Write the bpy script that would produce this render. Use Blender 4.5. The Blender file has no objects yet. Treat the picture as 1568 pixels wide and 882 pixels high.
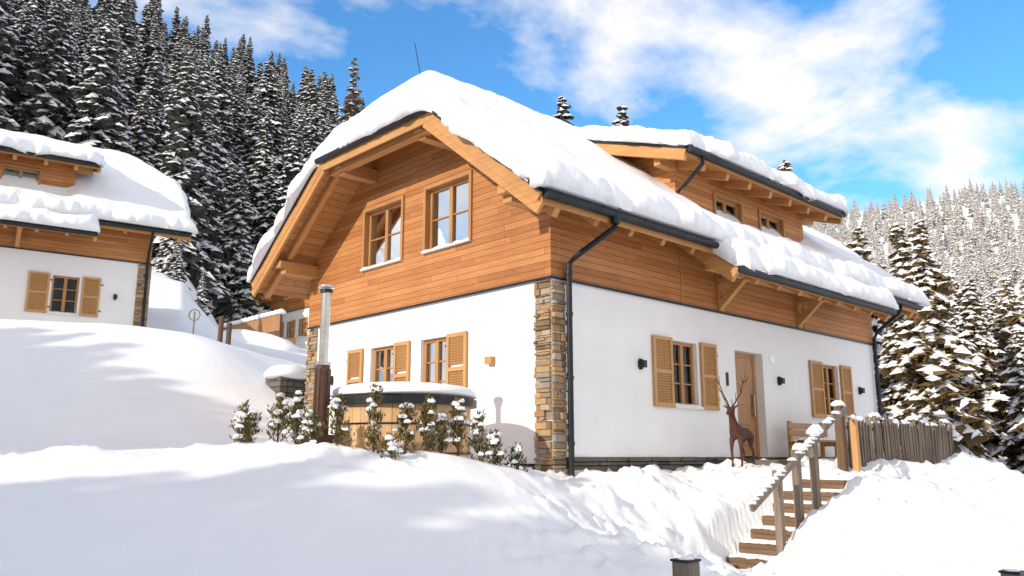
import bpy, math, random
import numpy as np
from mathutils import Vector, Matrix
random.seed(7); rng=np.random.RandomState(11)
A=math.radians(46.5); S,C=math.sin(A),math.cos(A)
CX,CY=-9.182,-8.794
def hc(X,Y): return (CX+X*S+Y*C, CY-X*C+Y*S)
def cc(x,y): return ((x-CX)*S-(y-CY)*C, (x-CX)*C+(y-CY)*S)
scene=bpy.context.scene
scene.view_settings.view_transform='Standard'; scene.view_settings.look='None'
scene.view_settings.exposure=0
# ---------------------------------------------------------------- materials
class NT:
    def __init__(s,name):
        s.m=bpy.data.materials.new(name); s.m.use_nodes=True
        s.t=s.m.node_tree; s.n=s.t.nodes; s.l=s.t.links
        s.b=s.n['Principled BSDF']
    def new(s,t,**k):
        n=s.n.new(t)
        for a,v in k.items(): setattr(n,a,v)
        return n
    def link(s,a,b): s.l.new(a,b)
    def math(s,op,a,b=None,c=None):
        n=s.new('ShaderNodeMath',operation=op)
        for i,v in enumerate((a,b,c)):
            if v is None: continue
            if hasattr(v,'links') : s.link(v,n.inputs[i])
            else: n.inputs[i].default_value=v
        return n.outputs[0]
    def ramp(s,fac,stops):
        n=s.new('ShaderNodeValToRGB'); cr=n.color_ramp
        while len(cr.elements)<len(stops): cr.elements.new(.5)
        for e,(p,c) in zip(cr.elements,stops):
            e.position=p; e.color=(*c,1) if len(c)==3 else c
        s.link(fac,n.inputs[0]); return n.outputs[0]
    def noise(s,vec,scale,detail=4,rough=.55,dist=0):
        n=s.new('ShaderNodeTexNoise'); n.inputs['Scale'].default_value=scale
        n.inputs['Detail'].default_value=detail; n.inputs['Roughness'].default_value=rough
        n.inputs['Distortion'].default_value=dist
        if vec is not None: s.link(vec,n.inputs['Vector'])
        return n.outputs[0]
    def coord(s): return s.new('ShaderNodeTexCoord').outputs['Object']
    def bump(s,h,strength,dist,prev=None):
        n=s.new('ShaderNodeBump'); n.inputs['Strength'].default_value=strength
        n.inputs['Distance'].default_value=dist; s.link(h,n.inputs['Height'])
        if prev is not None: s.link(prev,n.inputs['Normal'])
        s.link(n.outputs[0],s.b.inputs['Normal']); return n.outputs[0]
    def col(s,o):
        if hasattr(o,'links'): s.link(o,s.b.inputs['Base Color'])
        else: s.b.inputs['Base Color'].default_value=(*o,1)
    def rough(s,v): s.b.inputs['Roughness'].default_value=v
    def map(s,vec,sc):
        n=s.new('ShaderNodeMapping'); n.inputs['Scale'].default_value=sc; s.link(vec,n.inputs[0]); return n.outputs[0]

def simple(name,c1,c2,scale=6,rough=.7,metal=0,bump=.2,bd=.01,detail=4):
    t=NT(name); v=t.coord(); f=t.noise(v,scale,detail)
    t.col(t.ramp(f,[(.3,c1),(.7,c2)])); t.rough(rough); t.b.inputs['Metallic'].default_value=metal
    if bump: t.bump(t.noise(v,scale*4,4),bump,bd)
    return t.m
def mk_snow(name,a=.25,b_=.25,fine=14,c1=(.86,.87,.89),c2=(.90,.905,.915)):
    t=NT(name); v=t.coord()
    t.col(t.ramp(t.noise(v,.8,3),[(.3,c1),(.7,c2)]))
    t.rough(.6); t.b.inputs['Specular IOR Level'].default_value=.25
    b=t.bump(t.noise(v,1.8,5,.55),a,.10)
    t.bump(t.noise(v,fine,4,.6),b_,.02,b)
    return t.m
SNOW=mk_snow('snow',.25,.42,12)
SNOWG=mk_snow('snow_ground',.22,.3,10)
def mk_siding(name,c1,c2,c3,board=.135,rows='Z',length=2.9,groove=.07,var=.2):
    t=NT(name); v=t.coord(); sp=t.new('ShaderNodeSeparateXYZ'); t.link(v,sp.inputs[0])
    X,Y,Z=sp.outputs
    if rows=='Z': r=Z; al=t.math('ADD',X,Y)
    elif rows=='Y': r=Y; al=X
    else: r=X; al=Y
    rr=t.math('DIVIDE',r,board); fr=t.math('FRACT',rr); ro=t.math('FLOOR',rr)
    w1=t.new('ShaderNodeTexWhiteNoise',noise_dimensions='1D'); t.link(ro,w1.inputs['W'])
    sg=t.math('ADD',t.math('DIVIDE',al,length),t.math('MULTIPLY',w1.outputs[0],5.0))
    sf=t.math('FLOOR',sg); sfr=t.math('FRACT',sg)
    cb=t.new('ShaderNodeCombineXYZ'); t.link(ro,cb.inputs[0]); t.link(sf,cb.inputs[1])
    w2=t.new('ShaderNodeTexWhiteNoise',noise_dimensions='2D'); t.link(cb.outputs[0],w2.inputs['Vector'])
    c2b=t.new('ShaderNodeCombineXYZ'); t.link(t.math('MULTIPLY',al,1.3),c2b.inputs[0]); t.link(t.math('MULTIPLY',r,28.),c2b.inputs[1]); t.link(t.math('MULTIPLY',w2.outputs[0],40.),c2b.inputs[2])
    g=t.noise(c2b.outputs[0],1.6,5,.65,.5)
    big=t.noise(v,.55,3)
    mixv=t.math('ADD',t.math('MULTIPLY',w2.outputs[0],var),t.math('ADD',t.math('MULTIPLY',g,.6),t.math('MULTIPLY',big,.4)))
    base=t.ramp(mixv,[(.34,c1),(.60,c2),(.84,c3)])
    kv=t.new('ShaderNodeTexVoronoi'); kv.inputs['Scale'].default_value=1.0
    c3b=t.new('ShaderNodeCombineXYZ'); t.link(t.math('MULTIPLY',al,3.2),c3b.inputs[0]); t.link(t.math('MULTIPLY',r,7.),c3b.inputs[1]); t.link(ro,c3b.inputs[2]); t.link(c3b.outputs[0],kv.inputs['Vector'])
    kn=t.ramp(kv.outputs['Distance'],[(.0,(.3,.25,.22)),(.12,(1,1,1))])
    mk=t.new('ShaderNodeMix',data_type='RGBA',blend_type='MULTIPLY'); mk.inputs[0].default_value=.85
    t.link(base,mk.inputs[6]); t.link(kn,mk.inputs[7])
    gm=t.math('MAXIMUM',t.math('LESS_THAN',fr,groove),t.math('LESS_THAN',sfr,.002))
    mg=t.new('ShaderNodeMix',data_type='RGBA',blend_type='MULTIPLY'); t.link(gm,mg.inputs[0])
    t.link(mk.outputs[2],mg.inputs[6]); mg.inputs[7].default_value=(.34,.28,.22,1)
    t.col(mg.outputs[2]); t.rough(.6)
    hh=t.math('SUBTRACT',t.math('MULTIPLY',g,.2),gm)
    t.bump(hh,.7,.012)
    return t.m
SID=mk_siding('larch_siding',(.26,.082,.018),(.42,.16,.040),(.55,.25,.08),board=.112,var=.26)
SOF=mk_siding('soffit_boards',(.31,.11,.028),(.45,.19,.052),(.54,.26,.09),.14,'Y',6)
def mk_wood(name,c1,c2,ax='X',rough=.6,sc=1.0):
    t=NT(name); v=t.coord()
    s={'X':(1,18,18),'Y':(18,1,18),'Z':(18,18,1)}[ax]
    g=t.noise(t.map(v,tuple(q*sc for q in s)),1.3,5,.6,.3); b=t.noise(v,1.2,2)
    m=t.math('ADD',t.math('MULTIPLY',g,.65),t.math('MULTIPLY',b,.35))
    t.col(t.ramp(m,[(.32,c1),(.68,c2)])); t.rough(rough); t.bump(g,.3,.006)
    return t.m
BEAM=mk_wood('spruce_beam',(.41,.18,.055),(.59,.32,.12),'X')
BEAMY=mk_wood('spruce_rafter',(.40,.17,.048),(.58,.30,.10),'Y')
SHUT=mk_wood('shutter_wood',(.44,.22,.075),(.58,.33,.13),'Z')
FRAME=mk_wood('window_frame_wood',(.36,.16,.05),(.50,.26,.09),'Z')
DOORW=mk_wood('door_wood',(.34,.17,.075),(.48,.27,.13),'Z')
GREY=mk_wood('weathered_wood',(.10,.075,.055),(.27,.21,.16),'Z',.85)
BRNW=mk_wood('brown_post_wood',(.08,.045,.025),(.17,.10,.06),'Z',.85)
STEPW=mk_wood('step_wood',(.10,.055,.03),(.22,.13,.07),'Y',.8)
TUBW=mk_wood('tub_wood',(.50,.28,.13),(.68,.44,.24),'Z')
PLAST=simple('white_plaster',(.80,.79,.78),(.86,.85,.84),1.3,.9,0,.3,.008)
DARK=simple('anthracite_metal',(.018,.022,.026),(.03,.034,.04),5,.42,.6,.05)
STEEL=simple('stainless_steel',(.5,.47,.43),(.62,.58,.52),8,.25,1,.03)
BROWNM=simple('brown_guard',(.06,.025,.015),(.10,.045,.025),9,.5,0,.1)
RUST=simple('corten_rust',(.05,.018,.012),(.11,.04,.022),14,.75,.2,.3)
ROOFT=simple('roof_tile',(.05,.05,.055),(.08,.08,.085),5,.8)
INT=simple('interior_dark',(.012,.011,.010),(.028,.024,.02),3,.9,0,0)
CURT=simple('curtain_fabric',(.10,.098,.09),(.15,.145,.13),7,.9,0,0)
YEL=simple('yellow_plastic',(.6,.33,.03),(.7,.4,.05),5,.5,0,0)
WHITE=simple('white_sill',(.7,.7,.7),(.78,.78,.78),5,.5,0,0)
def mk_glass():
    t=NT('window_glass'); 
    gl=t.new('ShaderNodeBsdfGlossy'); gl.inputs['Roughness'].default_value=.02; gl.inputs['Color'].default_value=(.6,.65,.68,1)
    tr=t.new('ShaderNodeBsdfTransparent'); tr.inputs[0].default_value=(.62,.68,.68,1)
    lw=t.new('ShaderNodeFresnel'); lw.inputs[0].default_value=1.4
    mx=t.new('ShaderNodeMixShader'); f=t.math('ADD',t.math('MULTIPLY',lw.outputs[0],1.0),.015)
    v=t.coord(); bp=t.new('ShaderNodeBump'); bp.inputs['Strength'].default_value=.08; bp.inputs['Distance'].default_value=.02; t.link(t.noise(v,2.5,1),bp.inputs['Height']); t.link(bp.outputs[0],gl.inputs['Normal'])
    t.link(f,mx.inputs[0]); t.link(tr.outputs[0],mx.inputs[1]); t.link(gl.outputs[0],mx.inputs[2])
    t.link(mx.outputs[0],t.n['Material Output'].inputs[0]); return t.m
GLASS=mk_glass()
def mk_stone(name,cols):
    t=NT(name); v=t.coord(); a=t.new('ShaderNodeAttribute',attribute_name='rnd')
    n=t.noise(v,9,6,.65); f=t.math('ADD',t.math('MULTIPLY',a.outputs['Fac'],.75),t.math('MULTIPLY',n,.3))
    t.col(t.ramp(f,cols)); t.rough(.85); t.bump(t.noise(v,25,6,.7),.7,.02); return t.m
STONE=mk_stone('quartzite_stone',[(.1,(.10,.075,.05)),(.3,(.29,.19,.10)),(.45,(.47,.32,.16)),(.6,(.38,.20,.08)),(.75,(.25,.22,.18)),(.95,(.52,.41,.28))])
STONED=mk_stone('dark_plinth_stone',[(.1,(.05,.045,.04)),(.5,(.13,.105,.08)),(.75,(.10,.09,.085)),(.95,(.22,.17,.12))])
BARK=simple('bark',(.06,.04,.03),(.12,.085,.06),20,.9)
def mk_leaf(name,c1,c2):
    t=NT(name); v=t.coord(); oi=t.new('ShaderNodeObjectInfo')
    f=t.math('ADD',t.math('MULTIPLY',t.noise(v,9,3),.6),t.math('MULTIPLY',oi.outputs['Random'],.4))
    t.col(t.ramp(f,[(.3,c1),(.75,c2)])); t.rough(.8); t.b.inputs['Specular IOR Level'].default_value=.2; return t.m
NEED=mk_leaf('spruce_needles',(.035,.042,.036),(.10,.10,.08))
NEEDW=mk_leaf('spruce_needles_sunny',(.10,.072,.03),(.27,.18,.08))  # warm sunlight tint put into the needle colour
NEEDF=mk_leaf('hazed_needles_far',(.45,.42,.38),(.60,.55,.47))  # distance haze put into the pale needle colour
LARCH=mk_leaf('bare_larch_twigs',(.14,.10,.06),(.24,.18,.11))
THUJ=mk_leaf('thuja_leaves',(.06,.055,.02),(.22,.17,.055))
TSNOW=simple('tree_snow',(.84,.85,.88),(.90,.90,.91),5,.6,0,0)

# ---------------------------------------------------------------- mesh builder
class MB:
    def __init__(s): s.v=[];s.f=[];s.m=[];s.mats=[];s.r=[]
    def mi(s,mat):
        if mat not in s.mats: s.mats.append(mat)
        return s.mats.index(mat)
    def add(s,vs,fs,mat,rnd=0.):
        o=len(s.v); s.v+= [tuple(q) for q in vs]; i=s.mi(mat)
        for f in fs: s.f.append(tuple(k+o for k in f)); s.m.append(i); s.r.append(rnd)
    def box(s,x0,x1,y0,y1,z0,z1,mat,rnd=0.):
        x0,x1=min(x0,x1),max(x0,x1);y0,y1=min(y0,y1),max(y0,y1);z0,z1=min(z0,z1),max(z0,z1)
        s.add([(x0,y0,z0),(x1,y0,z0),(x1,y1,z0),(x0,y1,z0),(x0,y0,z1),(x1,y0,z1),(x1,y1,z1),(x0,y1,z1)],
          [(0,3,2,1),(4,5,6,7),(0,1,5,4),(1,2,6,5),(2,3,7,6),(3,0,4,7)],mat,rnd)
    def beam(s,p,q,w,h,mat,up=(0,0,1),top=False):
        p,q=Vector(p),Vector(q); d=(q-p).normalized(); u=Vector(up); sd=d.cross(u).normalized(); u=sd.cross(d).normalized()
        vs=[]
        for e in (p,q):
            for a,b in((-1,-1),(1,-1),(1,1),(-1,1)):
                vs.append(e+sd*(a*w/2)+u*((b*h/2) if not top else (b-1)*h/2))
        s.add(vs,[(0,1,2,3),(7,6,5,4),(0,4,5,1),(1,5,6,2),(2,6,7,3),(3,7,4,0)],mat)
    def tube(s,pts,r,mat,seg=10,cap=True,r2=None):
        pts=[Vector(p) for p in pts]; vs=[];fs=[]; n=len(pts)
        rs=[r]*n if not isinstance(r,(list,tuple)) else r
        for i,p in enumerate(pts):
            d=(pts[min(i+1,n-1)]-pts[max(i-1,0)]).normalized()
            a=Vector((0,0,1)) if abs(d.z)<.9 else Vector((1,0,0))
            e1=d.cross(a).normalized(); e2=d.cross(e1).normalized()
            for k in range(seg):
                t=2*math.pi*k/seg; vs.append(p+(e1*math.cos(t)+e2*math.sin(t))*rs[i])
        for i in range(n-1):
            for k in range(seg):
                k2=(k+1)%seg; fs.append((i*seg+k,i*seg+k2,(i+1)*seg+k2,(i+1)*seg+k))
        if cap: fs.append(tuple(range(seg))[::-1]); fs.append(tuple((n-1)*seg+k for k in range(seg)))
        s.add(vs,fs,mat)
    def blob(s,c,rx,ry,rz,mat,seg=10,rings=6,j=.12,flat=True,pw=1.0):
        vs=[];fs=[]; ph=random.random()*9
        for i in range(rings+1):
            th=math.pi*i/rings
            for k in range(seg):
                a=2*math.pi*k/seg; q=1+j*math.sin(3*a+ph+i)+j*(random.random()-.5)
                if i in(0,rings): q=1
                z=math.cos(th); 
                if flat and z<0: z*=.35
                sr=max(0,math.sin(th))**pw if 0<i<rings else 0
                vs.append((c[0]+rx*q*sr*math.cos(a),c[1]+ry*q*sr*math.sin(a),c[2]+rz*z*(q if i not in(0,rings) else 1)))
        for i in range(rings):
            for k in range(seg):
                k2=(k+1)%seg; fs.append((i*seg+k,(i+1)*seg+k,(i+1)*seg+k2,i*seg+k2))
        s.add(vs,fs,mat)
    def build(s,name,parent=None,bevel=0,smooth=False,attr=False):
        me=bpy.data.meshes.new(name); me.from_pydata(s.v,[],s.f)
        for m in s.mats: me.materials.append(m)
        me.polygons.foreach_set('material_index',s.m)
        if smooth: me.polygons.foreach_set('use_smooth',[True]*len(s.f))
        if attr:
            at=me.attributes.new('rnd','FLOAT','FACE'); at.data.foreach_set('value',s.r)
        me.update(); ob=bpy.data.objects.new(name,me); scene.collection.objects.link(ob)
        if parent: ob.parent=parent
        if bevel:
            b=ob.modifiers.new('b','BEVEL'); b.width=bevel; b.segments=1; b.limit_method='ANGLE'; b.harden_normals=False
        return ob
def empty(name,loc=(0,0,0),rz=0):
    e=bpy.data.objects.new(name,None); e.location=loc; e.rotation_euler=(0,0,rz); scene.collection.objects.link(e); return e

# ---------------------------------------------------------------- noise
_T=rng.rand(512,512)
def vn(x,y):
    x=np.asarray(x,float);y=np.asarray(y,float)
    xi=np.floor(x).astype(int);yi=np.floor(y).astype(int);fx=x-xi;fy=y-yi
    fx=fx*fx*(3-2*fx);fy=fy*fy*(3-2*fy)
    g=lambda a,b:_T[a%512,b%512]
    return (g(xi,yi)*(1-fx)+g(xi+1,yi)*fx)*(1-fy)+(g(xi,yi+1)*(1-fx)+g(xi+1,yi+1)*fx)*fy-.5
def fbm(x,y,o=4,g=.5):
    r=0;a=1
    for i in range(o):
        c_,s_=math.cos(i*1.1+.4),math.sin(i*1.1+.4)
        r=r+a*vn((x*c_-y*s_)*2**i+17.3*i,(x*s_+y*c_)*2**i+5.1*i);a*=g
    return r
def sst(a,b,x):
    t=np.clip((x-a)/(b-a),0,1); return t*t*(3-2*t)

# ---------------------------------------------------------------- terrain height (camera-ground axes X right, Y forward, origin at the viewpoint)
P=[(0,-10,-2.4),(9,-9,-2.7),(-9,-9,-1.8),(0,0,-1.75),(-5,0,-1.5),(5,0,-2.0),(-12,2,-.9),(12,4,-2.4),
(0,4,-1.55),(1,5,-1.45),(-3,5,-1.15),(3.5,5,-1.7),(-7,6,-.5),(7,7,-1.7),
(0,8,-1.02),(-3,8,-.6),(-5.5,8,-.38),(-9,9,-.1),
(-6.5,10.6,.07),(-4.5,10.4,.06),(-3.2,10.6,.12),(-2,10.7,.16),(-1,10.9,.08),(-.2,11.1,-.06),(.5,12,-.27),
(-9,12.5,.12),(-7,12.5,.1),(-9,15.5,1.0),(-6.5,15.5,.75),(-12,14,.7),(-14,17,2.2),(-11,17.5,2.1),(-8,17.5,1.8),
(-12.3,20,3.3),(-8.4,20,3.0),(-6.9,20,2.55),(-6,20,2.05),(-5.1,19.5,1.5),(-4.9,17.6,.9),(-16,20,3.5),(-20,26,4.2),(-22,14,2.5),
(-12,26,3.4),(-8,27,3.2),(-5,28,2.6),(0,30,2.2),(8,32,.6),
(9.6,16,-.5),(12,19,-1.4),(14,24,-2.4),(7.5,12,-.65),(5.2,8.6,-1.15),(4.7,10,-.78),(9,9,-1.4),(14,14,-1.8),(20,26,-3),
(2.0,12.4,-.52),(1,10,-.85),(1.8,9,-1.1),(3.0,10.2,-1.42),(2.6,8.4,-1.35),(4.0,11.2,-.75)]
for x,y,z in [(-.5,2,-.05),(-.5,5,.25),(-.5,7,.7),(-2,1.4,-.1),(-3,3,.1),(0.5,-.4,-.29),(2,-.4,-.28),(4,-.5,-.25),(5.7,-.8,-.14),(7,-1,-.1),(9,-1,-.1),
  (12.4,-1,-.2),(4.6,-2.3,-.17),(7,-2.3,-.1),(9.5,-2.3,-.1),(11.5,-2.6,-.3),(3.4,-1,-.23),(1.2,-1.4,-.6),(2.4,-1.5,-.5),(3.3,-3.4,-.42),(2.2,-3.5,-.75),(1.3,-3.6,-1.05),(1.1,-2.4,-1.5),(5,-4,-.5),(8,-4,-.4),
  (3,3,0),(8,4,.2),(6,9,1.2),(12,9,.4),(15,3,-.8)]:
    X,Y=cc(x,y); P.append((X,Y,z))
P=np.array(P)
def ker(d): return np.sqrt(d*d+1.0)
n=len(P); D=np.hypot(P[:,None,0]-P[None,:,0],P[:,None,1]-P[None,:,1])
K=np.zeros((n+3,n+3)); K[:n,:n]=ker(D)+np.eye(n)*-.02; K[:n,n]=1;K[:n,n+1]=P[:,0];K[:n,n+2]=P[:,1];K[n,:n]=1;K[n+1,:n]=P[:,0];K[n+2,:n]=P[:,1]
W=np.linalg.solve(K,np.concatenate([P[:,2],[0,0,0]]))
def near(X,Y):
    r=W[n]+W[n+1]*X+W[n+2]*Y
    for i in range(n): r=r+W[i]*ker(np.hypot(X-P[i,0],Y-P[i,1]))
    return r
def mount(X,Y):
    r=np.hypot(X,Y); az=np.degrees(np.arctan2(X,Y))
    top=np.interp(az,[-60,-26,-17,-9,-3,3,10,16],[112,99,92,76,62,50,46,42])
    z65=np.interp(az,[-30,-22,-19.5,0],[15,13.5,8.6,8.2])
    zl=2+np.clip(r/28,0,1)*np.interp(az,[-20,-13],[1.8,.9])+np.clip((r-28)/37,0,1)*(z65-3.4)
    zl=np.where(r>65,z65+(top-z65)*np.clip((r-65)/155,0,1),zl)
    zl=np.where(r>220,top-(r-220)*.12,zl)
    zr=np.interp(r,[0,30,60,110,200,600,900],[-2,-3,-5,-4,14,166,166])
    w=sst(4,20,az)
    wl=sst(-60,-100,az); wr=sst(60,100,az)
    z=zl*(1-w)+zr*w
    back=-2-r*.01
    q=np.maximum(wl,wr); z=z*(1-q)+back*q
    z=np.maximum(z,-25)
    return z+fbm(X*.03,Y*.03,3)*np.clip((r-40)*.05,0,8)
def stairramp(x): return -1.45+(np.clip(x,1.3,3.9)-1.3)*(1.17/2.3)
def H(X,Y,detail=True):
    X=np.asarray(X,float);Y=np.asarray(Y,float)
    r=np.hypot(X,Y); w=sst(27,42,r)
    z=near(np.where(r>45,X*45/np.maximum(r,1),X),np.where(r>45,Y*45/np.maximum(r,1),Y))*(1-w)+mount(X,Y)*w
    x=CX+X*S+Y*C; y=CY-X*C+Y*S
    z=z+fbm(X*.35,Y*.35,3)*.10*np.clip(r/8,0,1)
    if detail:
        m=sst(-1.2,1.6,X)*sst(6,8.5,Y)*(1-sst(20,26,Y))
        z=z+m*(fbm(X*1.6,Y*1.6,5,.58)*.14)+ m*np.maximum(0,fbm(X*4.1+3,Y*4.1,4,.6)-.08)*.24
        z=z-m*.10*np.maximum(0,fbm(X*2.3+31,Y*2.3,2)-.25)*3
        z=z+(1-m)*fbm(X*.9,Y*.9,2)*.025*np.clip(r/6,0,1)
        rid=np.exp(-((Y-10.4-.25*np.sin(X*1.1))/.55)**2)*sst(-9,-7.5,X)*(1-sst(-1.5,-.3,X))
        z=z+rid*(.05+.19*fbm(X*1.7+9,Y*1.7,5,.6))
    ins=(x>1.05)&(x<3.9)&(y>-2.95)&(y<-1.85)
    edge=np.clip(np.minimum(np.minimum(y+2.95,-1.85-y),np.minimum(x-1.0,99))/.12,0,1)
    rz=stairramp(x)-.13
    z=np.where(ins,z*(1-edge)+np.minimum(z,rz)*edge,z)
    house=(x>.1)&(x<11.5)&(y>.1)&(y<7.2)
    z=np.where(house,np.minimum(z,-.35),z)
    return z
def hz(x,y): 
    X,Y=cc(x,y); return float(H(np.array([X]),np.array([Y]))[0])
az=np.concatenate([np.arange(-44,44.01,.25),np.arange(47,314,3.)]); az=np.radians(az)
rr=[.0,.5]; 
while rr[-1]<1900: rr.append(rr[-1]+max(.06,min(rr[-1]*.008,.6) if rr[-1]<60 else rr[-1]*.03) if rr[-1]>4 else rr[-1]+.5)
rr=np.array(rr[1:]); na,nr=len(az),len(rr)
AZ,RR=np.meshgrid(az,rr); X=RR*np.sin(AZ);Y=RR*np.cos(AZ); Zt=H(X,Y)
vx=CX+X*S+Y*C; vy=CY-X*C+Y*S
co=np.stack([vx,vy,Zt],-1).reshape(-1,3)
i,j=np.meshgrid(np.arange(nr-1),np.arange(na),indexing='ij'); j2=(j+1)%na
F=np.stack([i*na+j,i*na+j2,(i+1)*na+j2,(i+1)*na+j],-1).reshape(-1,4)[:,::-1]
cz=float(H(np.array([0.]),np.array([0.]))[0])
cen=len(co); co=np.vstack([co,[[CX,CY,cz]]])
faces=F.tolist()+[(cen,(k+1)%na,k) for k in range(na)]
me=bpy.data.meshes.new('snowy_ground'); me.from_pydata(co.tolist(),[],faces)
me.polygons.foreach_set('use_smooth',[True]*len(me.polygons)); me.materials.append(SNOWG); me.update()
g=bpy.data.objects.new('snowy_ground',me); scene.collection.objects.link(g)

# ---------------------------------------------------------------- snow blanket on a roof
def lines(a,b,step):
    e=[0,.015,.05,.1,.17,.26,.36]
    L=[a+q for q in e]; m=int((b-a-.72)/step); L+=list(np.linspace(a+.36,b-.36,m+1)[1:-1]); L+=[b-q for q in e[::-1]]
    return np.array(L)
def blanket(name,x0,x1,y0,y1,zf,T,parent,r=.22,out=.07,step=.085,seed=0,soft=(1,1,1,1),lump=1.0,tf=None):
    xs=lines(x0,x1,step);ys=lines(y0,y1,step); XX,YY=np.meshgrid(xs,ys)
    big=99
    dx0=np.where(soft[0],XX-x0,big);dx1=np.where(soft[1],x1-XX,big);dy0=np.where(soft[2],YY-y0,big);dy1=np.where(soft[3],y1-YY,big)
    def prof(d):
        u=np.clip(d/r,0,1); return (1-(1-u)**2.8)**(1/2.6)
    pr=prof(dx0)*prof(dx1)*prof(dy0)*prof(dy1)
    base=zf(XX,YY)
    nz=fbm(XX*1.1+seed,YY*1.1,4,.45)
    Tt=T if tf is None else tf(XX,YY)
    k=lambda d,w=.22:np.clip(1-d/w,0,1)
    nearE=np.maximum(np.maximum(k(dx0,.6),k(dx1,.6)),np.maximum(k(dy0,.6),k(dy1,.6)))
    th=Tt*pr*(1+.24*nz*lump+nearE*.45*fbm(XX*2.6+seed,YY*2.6+9,3))
    th=th+pr*.025*fbm(XX*3.4+seed,YY*3.4,3)*lump
    en=fbm(XX*2.0+seed+3,YY*2.0+7,4,.65)
    px=XX-k(dx0)*(out+.25*en)+k(dx1)*(out+.25*en); py=YY-k(dy0)*(out+.25*en)+k(dy1)*(out+.25*en)
    dr=np.maximum(0,fbm(XX*1.3+seed*2,YY*1.3+40,3))*.2
    e2=np.maximum(np.maximum(dx0<.02,dx1<.02),np.maximum(dy0<.02,dy1<.02))
    top=base+th-e2*dr
    a=np.stack([px,py,top],-1).reshape(-1,3)
    b=np.stack([XX+(XX<x0+.02)*.03-(XX>x1-.02)*.03,YY+(YY<y0+.02)*.03-(YY>y1-.02)*.03,base+.005],-1).reshape(-1,3)
    ny,nx=XX.shape; N=nx*ny
    fs=[]
    for jj in range(ny-1):
        for ii in range(nx-1):
            q=jj*nx+ii; fs.append((q,q+1,q+nx+1,q+nx)); fs.append((N+q,N+q+nx,N+q+nx+1,N+q+1))
    for ii in range(nx-1):
        fs.append((ii+1,ii,N+ii,N+ii+1)); q=(ny-1)*nx+ii; fs.append((q,q+1,N+q+1,N+q))
    for jj in range(ny-1):
        q=jj*nx; fs.append((q,q+nx,N+q+nx,N+q)); q+=nx-1; fs.append((q+nx,q,N+q,N+q+nx))
    m=bpy.data.meshes.new(name); m.from_pydata(np.vstack([a,b]).tolist(),[],fs); m.materials.append(SNOW)
    m.polygons.foreach_set('use_smooth',[True]*len(m.polygons)); m.update()
    ob=bpy.data.objects.new(name,m); scene.collection.objects.link(ob); ob.parent=parent; return ob

# ---------------------------------------------------------------- the chalet
def fbox(mb,fac,u0,u1,d0,d1,z0,z1,mat,rnd=0.):
    if fac=='L': mb.box(-d0,-d1,u0,u1,z0,z1,mat,rnd)
    elif fac=='R': mb.box(u0,u1,-d0,-d1,z0,z1,mat,rnd)
    else: mb.box(u0,u1,.4-d0,.4-d1,z0,z1,mat,rnd)
def fpt(fac,u,d,z):
    if fac=='L': return (-d,u,z)
    if fac=='R': return (u,-d,z)
    return (u,.4-d,z)
def wall(mb,fac,lo,hi,z0,z1,holes,d,mat,kinks=(),depth=.2,rmat=None):
    zs=sorted(set([z0,z1]+[h[2] for h in holes]+[h[3] for h in holes]+list(kinks)))
    for a,b in zip(zs[:-1],zs[1:]):
        hs=sorted([h for h in holes if h[2]<=a+1e-6 and h[3]>=b-1e-6])
        ed=[(lo(a),lo(b))]
        for h in hs: ed+=[(h[0],h[0]),(h[1],h[1])]
        ed.append((hi(a),hi(b)))
        for k in range(0,len(ed),2):
            l,r=ed[k],ed[k+1]
            mb.add([fpt(fac,l[0],d,a),fpt(fac,r[0],d,a),fpt(fac,r[1],d,b),fpt(fac,l[1],d,b)],[(0,1,2,3)],mat)
    for u0,u1,a,b in holes:
        e=d-depth
        for q in ([(u0,a),(u0,b)],[(u0,b),(u1,b)],[(u1,b),(u1,a)],[(u1,a),(u0,a)]):
            (ua,za),(ub,zb)=q
            mb.add([fpt(fac,ua,d,za),fpt(fac,ub,d,zb),fpt(fac,ub,e,zb),fpt(fac,ua,e,za)],[(0,1,2,3)],rmat or mat)
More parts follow.
